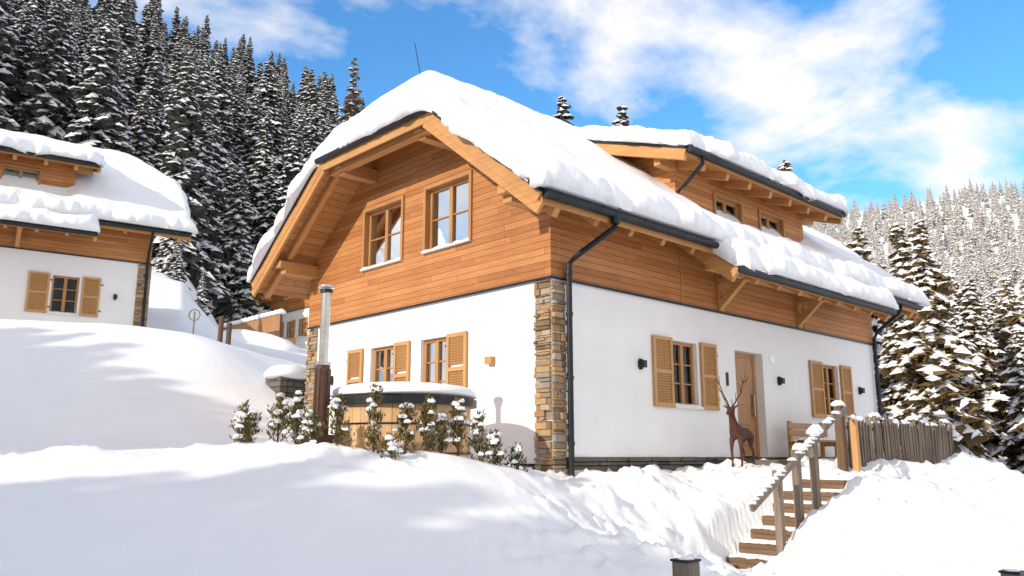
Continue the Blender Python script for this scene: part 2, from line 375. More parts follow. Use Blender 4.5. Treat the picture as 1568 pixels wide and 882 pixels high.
def window(mb,sn,fac,u0,u1,z0,z1,d,rows=3,casing=0,curt=True):
    e=d-.14; w=.06; B=lambda *a,**k:fbox(mb,fac,*a,**k)
    B(u0,u0+w,e,e+.06,z0,z1,FRAME);B(u1-w,u1,e,e+.06,z0,z1,FRAME);B(u0+w,u1-w,e,e+.058,z0,z0+w,FRAME);B(u0+w,u1-w,e,e+.058,z1-w,z1,FRAME)
    um=(u0+u1)/2
    B(um-.045,um+.045,e,e+.065,z0+w,z1-w,FRAME)
    for k in range(1,rows):
        zz=z0+w+(z1-z0-2*w)*k/rows
        B(u0+w,um-.045,e+.01,e+.045,zz-.012,zz+.012,FRAME);B(um+.045,u1-w,e+.01,e+.045,zz-.012,zz+.012,FRAME)
    mb.add([fpt(fac,u0+w,e+.02,z0+w),fpt(fac,u1-w,e+.02,z0+w),fpt(fac,u1-w,e+.02,z1-w),fpt(fac,u0+w,e+.02,z1-w)],[(0,1,2,3)],GLASS)
    o=.06
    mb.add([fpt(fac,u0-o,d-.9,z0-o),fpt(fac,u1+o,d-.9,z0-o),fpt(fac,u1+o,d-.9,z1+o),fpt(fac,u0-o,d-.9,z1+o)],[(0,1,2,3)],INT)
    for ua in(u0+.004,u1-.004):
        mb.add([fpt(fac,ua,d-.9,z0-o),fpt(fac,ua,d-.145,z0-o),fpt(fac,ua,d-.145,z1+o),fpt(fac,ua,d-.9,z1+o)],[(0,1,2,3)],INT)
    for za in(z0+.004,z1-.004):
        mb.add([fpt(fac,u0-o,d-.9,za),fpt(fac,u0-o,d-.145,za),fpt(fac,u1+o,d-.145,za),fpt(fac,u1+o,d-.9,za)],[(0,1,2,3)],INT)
    if curt:
        for ua,ub in((u0+.02,u0+.02+(u1-u0)*.2),(u1-.02-(u1-u0)*.2,u1-.02)):
            m=9; vs=[];fs=[]
            for k in range(m+1):
                u=ua+(ub-ua)*k/m; dd=d-.3+.025*(1 if k%2 else -1)
                vs+=[fpt(fac,u,dd,z0),fpt(fac,u,dd,z1)]
            for k in range(m): fs.append((2*k,2*k+2,2*k+3,2*k+1))
            mb.add(vs,fs,CURT)
    if casing:
        c=casing
        B(u0-c,u0,d+.003,d+.035,z0-c*.3,z1+c,FRAME);B(u1,u1+c,d+.003,d+.035,z0-c*.3,z1+c,FRAME);B(u0,u1,d+.003,d+.034,z1,z1+c,FRAME)
    B(u0-.06,u1+.06,d-.1,d+.07,z0-.045,z0-.005,WHITE)
    for k in range(5):
        u=u0+.05+(u1-u0-.1)*k/4; c=fpt(fac,u,d+.0,z0+.0); sn.blob(c,.12 if fac!='L' else .06,.06 if fac!='L' else .12,.025+.015*random.random(),SNOW,8,5)
def shutter(mb,fac,u0,u1,z0,z1,d):
    B=lambda *a:fbox(mb,fac,*a)
    s=.065;B(u0,u0+s,d+.015,d+.055,z0,z1,SHUT);B(u1-s,u1,d+.015,d+.055,z0,z1,SHUT)
    for za,zb in((z0,z0+.08),((z0+z1)/2-.035,(z0+z1)/2+.035),(z1-.07,z1)): B(u0+s,u1-s,d+.016,d+.053,za,zb,SHUT)
    zz=z0+.09
    while zz<z1-.08:
        if abs(zz-(z0+z1)/2)>.045:
            a=fpt(fac,u0+s,d+.032,zz+.012);b=fpt(fac,u1-s,d+.032,zz+.012)
            mb.beam(a,b,.012,.042,SHUT,(-.9,0,1) if fac=='L' else (0,-.9,1))
        zz+=.045
    for za in(z0+.2,z1-.2): B(u1-.01,u1+.08,d+.0,d+.02,za-.015,za+.015,DARK)
def stones(fac,u0,u1,z0,z1,d,mat,mb,hmin=.025,hmax=.12,lmin=.07,lmax=.34):
    z=z0
    while z<z1-.01:
        h=min(random.uniform(hmin,hmax),z1-z)
        u=u0
        while u<u1-.01:
            l=random.uniform(lmin,lmax)
            if u1-u-l<lmin*.6: l=u1-u
            fbox(mb,fac,u+.003,min(u+l,u1)-.003,d-.05,d+random.uniform(.01,.07),z+.003,z+h-.003-random.uniform(0,.008),mat,random.random())
            u+=l
        z+=h
def rz_main(X,Y):
    a=3.75+.785*(Y+.8); b=3.75+.785*(8.1-Y); c=5.9+1.03*(X+1.0); d=5.9+1.03*(12.6-X)
    a=np.maximum(a,3.77); b=np.maximum(b,3.77)
    k=.10
    st=np.stack([np.broadcast_to(q,np.shape(X)) for q in(a,b,c,d)]); m=st.min(0)
    return m-k*np.log(np.exp(-(st-m)/k).sum(0))+.03
def build_house(H0):
    wl=MB();sn=MB();st=MB();rf=MB();gt=MB();sh=MB()
    holesL=[(4.12,4.92,.9,2.1),(2.55,3.3,.9,2.1)]
    holesR=[(3.15,3.9,.9,2.07),(5.2,6.25,0.0,2.07),(8.85,9.6,.9,2.07)]
    wall(wl,'L',lambda z:0,lambda z:7.3,-.1,2.75,holesL,0,PLAST,depth=.14)
    wall(wl,'R',lambda z:0,lambda z:11.6,0,2.75,holesR,0,PLAST,depth=.26)
    wl.add([(0,7.3,-.4),(11.6,7.3,-.4),(11.6,7.3,4.2),(0,7.3,4.2)],[(0,1,2,3)],PLAST)
    wl.add([(11.6,0,-.4),(11.6,7.3,-.4),(11.6,7.3,2.75),(11.6,0,2.75)],[(0,1,2,3)],PLAST)
    lo2=lambda z:max(-.03,(z-3.58)/.785-.8)
    hi2=lambda z:7.3-lo2(z) 
    holesU=[(1.93,3.17,3.74,4.93),(3.95,5.2,3.74,4.93)]
    wall(wl,'L',lo2,hi2,2.77,6.72,holesU,.03,SID,kinks=(4.2,),rmat=FRAME,depth=.14)
    wl.add([(11.63,-.03,2.77),(11.63,7.33,2.77),(11.63,7.33,4.2),(11.63,4.2,6.72),(11.63,3.1,6.72),(11.63,-.03,4.2)],[(0,1,2,3,4,5)],SID)
    wall(wl,'R',lambda z:-.03,lambda z:11.63,2.77,4.25,[],.03,SID)
    fbox(gt,'L',-.045,7.34,.031,.05,2.735,2.775,DARK); fbox(gt,'R',-.031,11.64,.031,.05,2.735,2.775,DARK)
    wl.add([(0,-.03,2.76),(11.6,-.03,2.76),(11.6,0,2.76),(0,0,2.76)],[(0,1,2,3)],SID)
    for u in(3.45,8.1): fbox(wl,'R',u-.015,u+.015,.03,.045,2.78,4.2,FRAME)
    for h in holesU: window(wl,sn,'L',*h,.03,rows=2,casing=.07,curt=False)
    for h in holesL: window(wl,sn,'L',*h,0,rows=3)
    for h in (holesR[0],holesR[2]): window(wl,sn,'R',*h,0,rows=3)
    for a,b in((5.15,5.68),(3.6,4.08),(1.97,2.5)): shutter(sh,'L',a,b,.86,2.12,0)
    for a,b in((2.52,3.08),(3.98,4.5),(8.2,8.78),(9.68,10.2)): shutter(sh,'R',a,b,.86,2.1,0)
    fbox(wl,'R',5.2,5.29,-.26,-.03,0,2.07,DOORW);fbox(wl,'R',6.16,6.25,-.26,-.18,0,2.07,DOORW);fbox(wl,'R',5.29,6.16,-.26,-.18,1.98,2.07,DOORW)
    fbox(wl,'R',5.29,6.16,-.25,-.2,.02,1.98,DOORW)
    for z in(.35,.75,1.15,1.55): fbox(wl,'R',5.45,6.0,-.2,-.185,z-.12,z+.12,DOORW)
    fbox(wl,'R',6.05,6.08,-.18,-.12,.8,1.25,STEEL)
    fbox(st,'R',5.0,6.9,.0,.9,-.3,-.05,STONED,.5); fbox(st,'R',5.15,6.6,.9,1.25,-.4,-.17,STONED,.6)
    for fac,u in(('R',2.18),('R',6.85),('R',10.65),('L',6.3)): 
        fbox(gt,fac,u-.05,u+.05,0,.12,1.5,1.62,DARK); fbox(gt,fac,u-.03,u+.03,0.0,.05,1.47,1.65,DARK)
    fbox(wl,'L',1.28,1.44,0,.1,1.5,1.62,BEAM)
    fbox(gt,'R',4.85,4.9,0,.03,1.35,1.6,DARK)
    fbox(gt,'R',6.55,6.72,.0,.012,1.93,2.07,STEEL)
    stones('L',-.0,.34,-.35,2.72,0,STONE,st); stones('R',0.0,.30,-.35,2.72,0,STONE,st)
    stones('L',6.95,7.33,-.0,2.72,0,STONE,st)
    stones('R',.31,11.6,-.55,-.0,.0,STONED,st,.05,.11,.15,.5)
    stones('L',.35,7.3,-.6,-.12,0,STONED,st,.05,.11,.15,.5)
    V=[(-1,-.8,3.75),(12.6,-.8,3.75),(12.6,1.94,5.9),(11.3,3.65,7.24),(.3,3.65,7.24),(-1,1.94,5.9),(-1,5.36,5.9),(12.6,5.36,5.9),(12.6,8.1,3.75),(-1,8.1,3.75)]
    T=.19; B=[(a,b,c-T) for a,b,c in V]
    top=[(0,1,2,3,4,5),(9,6,4,3,7,8),(5,4,6),(2,7,3)]
    rf.add(V,top,ROOFT); rf.add(B,[f[::-1] for f in top],SOF)
    loop=[0,1,2,7,8,9,6,5]
    for a,b in zip(loop,loop[1:]+loop[:1]): rf.add([V[a],V[b],B[b],B[a]],[(0,1,2,3)],BEAMY)
    for x,sx in((-1.0,-1),(12.6,1)):
        for p,q in(((x,-.82,3.75),(x,1.94,5.9)),((x,8.12,3.75),(x,5.36,5.9))):
            p=Vector(p);q=Vector(q)
            rf.beam(p+Vector((sx*.022,0,-.02)),q+Vector((sx*.022,0,-.02)),.04,.19,BEAMY,top=True)
            rf.beam(p+Vector((sx*.002,0,-.19)),q+Vector((sx*.002,0,-.19)),.06,.17,BEAMY,top=True)
            rf.beam(p+Vector((-sx*.32,0,-.19)),q+Vector((-sx*.32,0,-.19)),.12,.15,BEAMY,top=True)
            gt.beam(p+Vector((sx*.03,0,.04)),q+Vector((sx*.03,0,.04)),.07,.055,DARK,top=True)
        rf.box(x,x+sx*.035,1.9,5.4,5.62,5.90,BEAM)
        rf.box(x-sx*.12,x-sx*.28,1.98,5.32,5.56,5.72,BEAMY)
    for y,z in((.15,3.84),(7.15,3.84),(2.35,5.5),(4.95,5.5)):
        for x0,x1 in((-.8,.0),(11.6,12.4)):
            rf.box(x0,x1,y-.1,y+.1,z,z+.26,BEAM)
            xs=x0 if x0<0 else x1; k=-1 if x0<0 else 1
            rf.box(xs,xs+k*.12,y-.1+.002,y+.1-.002,z+.12,z+.262,BEAM)
    x=.35
    while x<11.5:
        for ya,yb,m in((.0,-.72,1),(7.3,8.02,1)):
            za=3.75+.785*.8; zb=3.75+.785*.08
            rf.beam((x,ya,za-.185),(x,yb,zb-.185),.1,.14,BEAMY,top=True)
        x+=.86
    gt.tube([(-1.0,-.875,3.70),(12.6,-.875,3.70)],.062,DARK,12);gt.tube([(-1.0,8.175,3.70),(12.6,8.175,3.70)],.062,DARK,12)
    gt.box(-1.0,12.6,-.83,-.80,3.66,3.78,DARK); gt.box(-1.,12.6,8.10,8.13,3.66,3.78,DARK)
    gt.tube([(-1.09,1.85,5.84),(-1.09,5.45,5.84)],.06,DARK,12)
    gt.tube([(.55,-.875,3.68),(.55,-.87,3.5),(.5,-.75,3.42),(.33,-.22,3.10),(.30,-.12,3.0),(.30,-.11,2.8),(.30,-.11,-.45)],.047,DARK,12)
    for z in(.2,1.2,2.2,2.85): gt.tube([(.30,-.11,z-.025),(.30,-.11,z+.025)],.058,DARK,12)
    gt.tube([(.55,-.875,3.70),(.55,-.875,3.55)],.07,DARK,12)
    gt.tube([(11.45,-.875,3.68),(11.45,-.8,3.45),(11.5,-.2,3.05),(11.52,-.1,2.9),(11.52,-.1,-.4)],.045,DARK,10)
    cz=lambda y:3.24+.76*(y+1.26)
    V=[(3.4,-1.26,cz(-1.26)),(9.8,-1.26,cz(-1.26)),(9.8,-.1,cz(-.1)),(3.4,-.1,cz(-.1))]
    B=[(a,b,c-.12) for a,b,c in V]
    rf.add(V,[(0,1,2,3)],ROOFT);rf.add(B,[(3,2,1,0)],SOF)
    for a in range(4): b=(a+1)%4; rf.add([V[a],V[b],B[b],B[a]],[(0,1,2,3)],BEAMY)
    for x in(3.43,9.77): 
        rf.beam((x,-1.27,cz(-1.27)-.03),(x,-.05,cz(-.05)-.03),.1,.24,BEAMY,top=True)
    x=4.2
    while x<9.6: rf.beam((x,-1.2,cz(-1.2)-.115),(x,-.03,cz(-.03)-.115),.09,.12,BEAMY,top=True); x+=.8
    rf.box(3.5,9.7,-.68,-.52,3.33,3.47,BEAM)
    for x in(4.7,7.8):
        rf.beam((x,-.03,2.86),(x,-.6,3.36),.12,.14,BEAMY); rf.box(x-.07,x+.07,-.09,-.03,2.78,3.5,BEAM)
        rf.box(x-.07,x+.07,-.72,-.09,3.30,3.42,BEAMY)
    gt.tube([(3.4,-1.33,3.2),(9.8,-1.33,3.2)],.06,DARK,12); gt.box(3.4,9.8,-1.29,-1.26,3.15,3.27,DARK)
    DW=[(5.4,6.4,4.88,5.40),(7.2,8.2,4.88,5.40)]
    wall(wl,'D',lambda z:4.0,lambda z:9.2,4.4,5.82,DW,0,SID,rmat=FRAME,depth=.14)
    for h in DW: window(wl,sn,'D',*h,0,rows=1,casing=.06,curt=False)
    for x in(4.0,9.2): wl.add([(x,.4,4.4),(x,3.5,6.6),(x,3.5,6.85),(x,.4,5.82)],[(0,1,2,3)],SID)
    dz=lambda y:5.72+.33*(y+.3)
    V=[(3.4,-.3,dz(-.3)),(9.8,-.3,dz(-.3)),(9.8,3.65,dz(3.65)),(3.4,3.65,dz(3.65))]; B=[(a,b,c-.14) for a,b,c in V]
    rf.add(V,[(0,1,2,3)],ROOFT);rf.add(B,[(3,2,1,0)],SOF)
    for a in range(4): b=(a+1)%4; rf.add([V[a],V[b],B[b],B[a]],[(0,1,2,3)],BEAMY)
    for x,k in((3.4,-1),(9.8,1)): 
        rf.beam((x+k*.022,-.32,dz(-.32)-.02),(x+k*.022,3.65,dz(3.65)-.02),.04,.15,BEAMY,top=True)
        rf.beam((x-k*.0,-.30,dz(-.30)-.15),(x-k*.0,3.2,dz(3.2)-.15),.08,.1,BEAMY,top=True)
        gt.beam((x+k*.03,-.32,dz(-.32)+.035),(x+k*.03,3.65,dz(3.65)+.035),.07,.055,DARK,top=True)
        for y in(.45,2.1): rf.box(x+(-k)*.1,x-k*.62,y-.08,y+.08,dz(y)-.38,dz(y)-.15,BEAM)
    x=4.1
    while x<9.4: rf.beam((x,-.25,dz(-.25)-.13),(x,.42,dz(.42)-.13),.11,.16,BEAMY,top=True); x+=.84
    gt.tube([(3.4,-.37,5.68),(9.8,-.37,5.68)],.055,DARK,12); gt.box(3.4,9.8,-.33,-.30,5.64,5.76,DARK)
    gt.tube([(3.85,-.37,5.66),(3.85,-.36,5.5),(3.9,.1,5.2),(3.93,.3,5.1),(3.93,.32,4.6)],.04,DARK,10)
    gt.tube([(.35,3.9,7.4),(.2,4.0,8.35)],.008,DARK,6)
    wl.build('walls_and_windows',H0); sh.build('shutters',H0); st.build('stonework',H0,bevel=.008,attr=True)
    rf.build('roof_timber',H0,bevel=.006); gt.build('gutters_and_fittings',H0,smooth=False); sn.build('sill_snow',H0,smooth=True)
    blanket('roof_snow',-1.09,12.69,-.95,8.25,rz_main,.46,H0,seed=1,
        tf=lambda X,Y:.47*(1-.6*np.exp(-((Y-.15)/.42)**2)*sst(3.9,4.5,X)*(1-sst(8.9,9.4,X))))
    blanket('dormer_snow',3.33,9.87,-.43,3.7,lambda X,Y:np.maximum(dz(Y),5.735)+.03,.38,H0,seed=20,soft=(1,1,1,0))
    blanket('canopy_snow',3.38,9.82,-1.40,-.5,lambda X,Y:np.maximum(3.24+.76*(Y+1.26),3.265),.5,H0,seed=31,soft=(1,1,1,0),tf=lambda X,Y:.42+.16*(Y+1.3))
for_house=empty('alpine_chalet'); build_house(for_house)
def copy_house(name,loc,rz):
    e=empty(name,loc,rz)
    for o in list(for_house.children):
        c=bpy.data.objects.new(o.name,o.data); scene.collection.objects.link(c); c.parent=e
        for m in o.modifiers:
            if m.type=='BEVEL': b=c.modifiers.new('b','BEVEL'); b.width=m.width;b.segments=1;b.limit_method='ANGLE'
    return e
rot=math.radians(-9); cX,cY=-11.9,26.6
ex,ey=hc(cX,cY); L=11.6
nb_=copy_house('alpine_chalet',(ex-L*math.cos(rot),ey-L*math.sin(rot),3.45),rot)
mb=MB(); stones('R',11.25,11.66,-.6,2.72,0,STONE,mb); mb.build('corner_stone_pier',nb_,attr=True)
bx,by=hc(-18.3,57.5); copy_house('alpine_chalet',(bx+1,by-8.1,6.9),0)
dk=empty('wooden_terrace_fence'); x,y=hc(-16.9,47); mb=MB()
zt=6.3
mb.box(x,x+.12,y-7.5,y,zt-3,zt+.8,BRNW)
for q in range(60): mb.box(x-.04,x-.005,y-7.5+q*.125,y-7.5+q*.125+.1,zt-.02,zt+.82,DOORW)
mb.box(x-.08,x+.18,y-7.6,y+.05,zt+.83,zt+.89,DOORW); mb.box(x,x+5,y-.1,y,zt-2,zt+.8,DOORW)
mb.build('terrace_frame',dk); mb=MB()
for q in range(16): mb.blob((x+.05,y-.2-q*.48,zt+.88),.2,.38,.22,SNOW,10,6)
mb.blob((x-1.2,y-4,zt-1.6),2.4,6.5,1.7,SNOW,26,12,.03)
mb.build('terrace_snow',dk,smooth=True)

# ---------------------------------------------------------------- spruces
def spruce(name,mat,seed,snow=.7,NB=210,Rm=.17,parent=None,irr=1.0,ov=.9):
    R=random.Random(seed); mb=MB()
    mb.tube([(0,0,-.03),(0,0,.5),(0,0,.99)],[.014,.008,.002],BARK,6)
    lob=[(R.random()*6.28,R.uniform(.75,1.2)) for _ in range(7)]
    for k in range(NB):
        t_=(k+R.random())/NB; h=.04+.95*t_**1.15
        seg=int(h*7)%7
        Rr=(Rm*(1-h)**.78+.010)*R.uniform(.6,1.15)*(1+.18*math.sin(h*31+seed)*irr)
        a=k*2.39996+R.uniform(-.6,.6); Rr*=1+.16*math.cos(a-lob[seg][0])
        L=Rr; ca,sa=math.cos(a),math.sin(a); dr=R.uniform(.25,.75)+.25*(1-h)
        pt=lambda t:(ca*L*t,sa*L*t,h-dr*L*(t**1.3)+.18*L*t*t*t)
        ns=4
        for q in range(ns):
            t=.25+.75*q/ns; p=pt(t); w=L*.40*(1.2-t)+.005
            for sgn in(-1,1):
                w2=w*R.uniform(.7,1.3)
                tip=(p[0]+ca*w2*.75-sa*w2*sgn,p[1]+sa*w2*.75+ca*w2*sgn,p[2]-w2*R.uniform(.3,1.0))
                p2=pt(min(1,t+.28)); 
                mb.add([p,p2,tip],[(0,1,2)],mat)
                mb.add([p,(p[0]*.95+R.uniform(-.2,.2)*w,p[1]*.95+R.uniform(-.2,.2)*w,p[2]-w*R.uniform(.7,1.5)),tip],[(0,1,2)],mat)
                if R.random()<snow*ov:
                    e_=.0012; f_=R.uniform(.6,1.05)
                    mb.add([(p[0],p[1],p[2]+e_*2),(p2[0],p2[1],p2[2]+e_*2),(p[0]+(tip[0]-p[0])*f_,p[1]+(tip[1]-p[1])*f_,p[2]+(tip[2]-p[2])*f_+e_)],[(0,1,2)],TSNOW)
            if R.random()<snow*(.55+.5*t+.25*h):
                c=pt(t+.1); r1=w*R.uniform(.35,.95)+.002; zt=r1*R.uniform(.25,.55)
                el=R.uniform(.9,1.5); ca2,sa2=ca*r1*el,sa*r1*el
                dz=-dr*r1*1.1; o1=R.uniform(-.3,.3)*r1; s1=R.uniform(.6,1.2)
                vs=[(c[0]+ca2,c[1]+sa2,c[2]+dz),(c[0]-sa*r1*s1+ca*o1,c[1]+ca*r1*s1+sa*o1,c[2]-r1*.35),(c[0]-ca2,c[1]-sa2,c[2]-dz*.5),(c[0]+sa*r1-ca*o1,c[1]-ca*r1-sa*o1,c[2]-r1*.35),(c[0]+o1*.4,c[1],c[2]+zt)]
                mb.add(vs,[(0,1,4),(1,2,4),(2,3,4),(3,0,4)],TSNOW)
    return mb.build(name,parent)
def patch(parent,name,pts,tree):
    vs=[];fs=[]
    P_=np.array(pts); Zz=H(P_[:,0],P_[:,1],False)
    for (X_,Y_,h_),z in zip(pts,Zz):
        x,y=hc(X_,Y_); a=random.random()*6.283; o=len(vs)
        for k in range(4):
            t=a+math.pi/2*k; vs.append((x+h_*.7071*math.cos(t),y+h_*.7071*math.sin(t),z-.3))
        fs.append((o,o+1,o+2,o+3))
    m=bpy.data.meshes.new(name); m.from_pydata(vs,[],fs); ob=bpy.data.objects.new(name,m); scene.collection.objects.link(ob)
    ob.parent=parent; ob.instance_type='FACES'; ob.use_instance_faces_scale=True; ob.show_instancer_for_render=False; ob.show_instancer_for_viewport=False
    tree.parent=ob
forest=empty('snowy_spruce_forest')
def scatter(n,a0,a1,r0,r1,hfun,mind,ok=lambda X,Y:True):
    out=[];cell={}
    tries=0
    while len(out)<n and tries<n*14:
        tries+=1; a=math.radians(random.uniform(a0,a1)); r=math.sqrt(random.uniform(r0*r0,r1*r1)); X_,Y_=r*math.sin(a),r*math.cos(a)
        d=mind*(1+r/260.); key=(int(X_//d),int(Y_//d))
        if any((X_-q[0])**2+(Y_-q[1])**2<d*d for dx in(-1,0,1) for dy in(-1,0,1) for q in cell.get((key[0]+dx,key[1]+dy),[])): continue
        if not ok(X_,Y_): continue
        cell.setdefault(key,[]).append((X_,Y_)); out.append((X_,Y_,hfun(X_,Y_)))
    return out
def okl(X,Y):
    a=math.degrees(math.atan2(X,Y)); r=math.hypot(X,Y)
    return not(-19.5<a<-8 and r<74)
left=scatter(1900,-46,15,56,235,lambda X,Y:random.choice((1,1,1,1.15,.8))*random.uniform(12,18.5),3.3,okl)
left+=[( -21,50,15),(-19.5,57,13),(-26,49,16),(-30,50,17),(-34,50,18),(-17.5,67,6),(-15.6,41,2.4),(-18.2,44,3.2),(-19.5,46,5)]
# dense spruce belt added out of view, left and behind, to shade the foreground
belt=[]
for row in range(4):
    yy=-22.
    while yy<14.5:
        x_=-25-row*1.7+random.uniform(-.6,.6); X_,Y_=cc(x_,yy); gz=float(H(np.array([X_]),np.array([Y_]),False)[0])
        tz_=float(np.interp(yy,[-22,-1,1.5,2.6,3.9,5,9,14.5],[11.2,10.6,10.0,7.7,7.7,11.0,12.6,13.4]))+row*.7+random.uniform(-.5,.5)  # belt tops shaped to let a sunlit streak through
        belt.append((X_,Y_,tz_-gz)); yy+=random.uniform(.8,1.3)
def hr(X,Y):
    az=math.degrees(math.atan2(X,Y)); r=math.hypot(X,Y)
    top=np.interp(az,[18,20.5,24,27,30,33],[.34,.335,.315,.285,.25,.22]); 
    return max(6,min(19,(top*r*math.cos(math.radians(az))+4)*random.uniform(.72,1.02)))
right=scatter(420,17.5,42,36,105,hr,2.9)
far=scatter(2600,12,42,260,600,lambda X,Y:random.uniform(8,13),2.6)
K=6
for k in range(K):
    patch(forest,'forest_patch',left[k::K],spruce('snowy_spruce',NEED,k+1,(.8,.95,1.0)[k%3],Rm=(.16,.19,.175)[k%3]))
patch(forest,'shade_belt_patch',belt,spruce('snowy_spruce',NEED,77,.5,Rm=.24))
patch(forest,'larch_patch',[(-20.5,100,26),(2.5,128,15)],spruce('bare_larch',LARCH,91,.35,NB=130,Rm=.13,ov=.3))
for k in range(4):
    patch(forest,'valley_patch',right[k::4],spruce('sunny_spruce',NEEDW,20+k,.8,Rm=.2,NB=260,ov=.6))
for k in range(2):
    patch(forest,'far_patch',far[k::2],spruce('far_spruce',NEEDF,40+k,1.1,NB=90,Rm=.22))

# ---------------------------------------------------------------- shrubs in front
def shrub(X_,Y_,h,seed,wid=.16):
    R=random.Random(seed); mb=MB(); x,y=hc(X_,Y_); z=float(H(np.array([X_]),np.array([Y_]))[0])
    mb.tube([(0,0,-.1),(0,0,h*.9)],[.015,.004],BARK,6)
    for k in range(int(60*h/.7)):
        t=R.random()**.8; zz=h*(.08+.9*t); rad=wid*(1-t)**.6*R.uniform(.5,1.1)+.02; a=R.random()*6.28
        bx_,by_=math.cos(a)*rad,math.sin(a)*rad
        mb.tube([(0,0,max(0,zz-rad*.9)),(bx_,by_,zz)],[.004,.002],BARK,3,cap=False)
        for q in range(12):
            s=R.uniform(.3,1.1); c=(bx_*s+R.uniform(-.03,.03),by_*s+R.uniform(-.03,.03),zz-rad*.9*(1-s)+R.uniform(-.03,.04))
            e=.035*R.uniform(.6,1.4); b2=R.random()*6.28
            mb.add([c,(c[0]+e*math.cos(b2)*.35,c[1]+e*math.sin(b2)*.35,c[2]+e*.8),(c[0]+e*math.cos(b2),c[1]+e*math.sin(b2),c[2]+e*1.3),(c[0]+e*math.cos(b2+.6)*.6,c[1]+e*math.sin(b2+.6)*.6,c[2]+e*.3)],[(0,1,2,3)],THUJ)
        if R.random()<.2: mb.blob((bx_*.85,by_*.85,zz+.02),.05*R.uniform(.6,1.3),.05*R.uniform(.6,1.2),.04,TSNOW,7,5,.2)
    for q in range(3): mb.blob((R.uniform(-.05,.05),R.uniform(-.05,.05),h*R.uniform(.4,.97)),.06,.055,.05,TSNOW,7,5,.2)
    ob=mb.build('snowy_shrub',None); ob.location=(x,y,z-.03)
for k,(px,h,Yd) in enumerate([(376,.5,10.7),(390,.42,10.9),(431,.66,10.9),(460,.7,10.8),(481,.5,10.7),(519,.6,10.5),(576,.84,10.5),(624,.64,10.6),(658,.7,10.7),(676,.5,10.8),(703,.74,10.9),(735,.62,11.0),(757,.42,11.0),(793,.32,11.2),(603,.28,10.2)]):
    shrub((px-784)/1272*Yd,Yd,h,k+50,.13+.03*(k%3))

# ---------------------------------------------------------------- hot tub with stove pipe
tub=empty('wooden_hot_tub'); tx,ty=-1.89,1.19; tz=-.15; R0=.98; mb=MB()
ns=40
for k in range(ns):
    a=2*math.pi*k/ns; a2=2*math.pi*(k+.96)/ns
    vs=[]
    for z in(0,.88):
        for aa,r in((a,R0-.05),(a,R0),(a2,R0),(a2,R0-.05)): vs.append((tx+r*math.cos(aa),ty+r*math.sin(aa),tz+z))
    mb.add(vs,[(0,1,2,3),(7,6,5,4),(1,5,6,2),(0,4,5,1),(2,6,7,3),(3,7,4,0)],TUBW)
mb.build('staves',tub); mb=MB()
for z in(.2,.6):
    mb.tube([(tx+(R0+.008)*math.cos(q*math.pi/24),ty+(R0+.008)*math.sin(q*math.pi/24),tz+z) for q in range(49)],.012,DARK,6,cap=False)
def ring(mb,r0,r1,z0,z1,mat,n=48):
    vs=[];fs=[]
    for q in range(n):
        a=2*math.pi*q/n
        for r,z in((r0,z0),(r1,z0),(r1,z1),(r0,z1)): vs.append((tx+r*math.cos(a),ty+r*math.sin(a),z))
    for q in range(n):
        p=(q+1)%n
        for u in range(4): v=(u+1)%4; fs.append((q*4+u,p*4+u,p*4+v,q*4+v))
    mb.add(vs,fs,mat)
ring(mb,.85,R0+.09,tz+.86,tz+.96,DARK); ring(mb,.0,R0+.03,tz+.96,tz+1.0,BROWNM); mb.build('rim_and_bands',tub)
mb=MB(); mb.blob((tx,ty,tz+1.02),R0+.1,R0+.1,.17,SNOW,40,14,.012,pw=.45); mb.build('lid_snow',tub,smooth=True)
mb=MB(); px_,py_=hc(-2.63,11.55)
mb.tube([(px_,py_,-.2),(px_,py_,1.28)],.10,BROWNM,16)
for q in range(10):
    a=q*.628; mb.box(px_+.10*math.cos(a)-.01,px_+.10*math.cos(a)+.01,py_+.10*math.sin(a)-.01,py_+.10*math.sin(a)+.01,.25,1.2,BROWNM)
mb.tube([(px_,py_,1.28),(px_,py_,2.28)],.066,STEEL,16)
mb.tube([(px_,py_,1.25),(px_,py_,1.30)],.11,STEEL,16); mb.tube([(px_,py_,1.8),(px_,py_,1.84)],.072,STEEL,16)
mb.tube([(px_,py_,2.28),(px_,py_,2.33)],.09,DARK,16); mb.tube([(px_,py_,2.35),(px_,py_,2.38)],.12,STEEL,16)
mb.box(px_-.2,px_+.2,py_-.15,py_+.15,-.2,.3,BROWNM)
mb.build('stove_pipe',tub)

# ---------------------------------------------------------------- stairs with handrail
stt=empty('wooden_garden_stairs'); mb=MB(); sn=MB()
NS=7
for k in range(NS):
    x=1.42+k*.34; z=-1.38+k*.172
    mb.box(x,x+.36,-2.83,-2.0,z-.06,z,STEPW); mb.box(x+.0,x+.05,-2.83,-2.0,z-.19,z-.062,STEPW)
    for q in range(6):
        if random.random()<.8: sn.blob((x+.22+random.uniform(-.05,.06),-2.75+.14*q,z),.15,.11,.04,SNOW,8,5)
mb.build('treads',stt,bevel=.006); mb=MB()
railz=lambda x:-.61+(x-.57)*.49
for i,(x,z) in enumerate([(1.3,-1.6),(1.84,-1.4),(2.36,-1.1)]): mb.beam((x,-2.93,z),(x+.01,-2.93,railz(x)+(.08,.10,.04)[i]),.11,.10,GREY,(0,1,0))
mb.beam((.5,-3.0,railz(.5)),(3.1,-2.98,railz(3.1)),.06,.09,GREY)
mb.beam((3.0,-2.98,railz(3.0)-.02),(4.55,-2.45,.78),.06,.09,GREY)
mb.build('handrail',stt,bevel=.01)
x=.55
while x<3.1:
    if random.random()<.8: sn.blob((x,-2.99,railz(x)+.04),.13,.042,.03+.02*random.random(),SNOW,8,5,.2)
    x+=.10
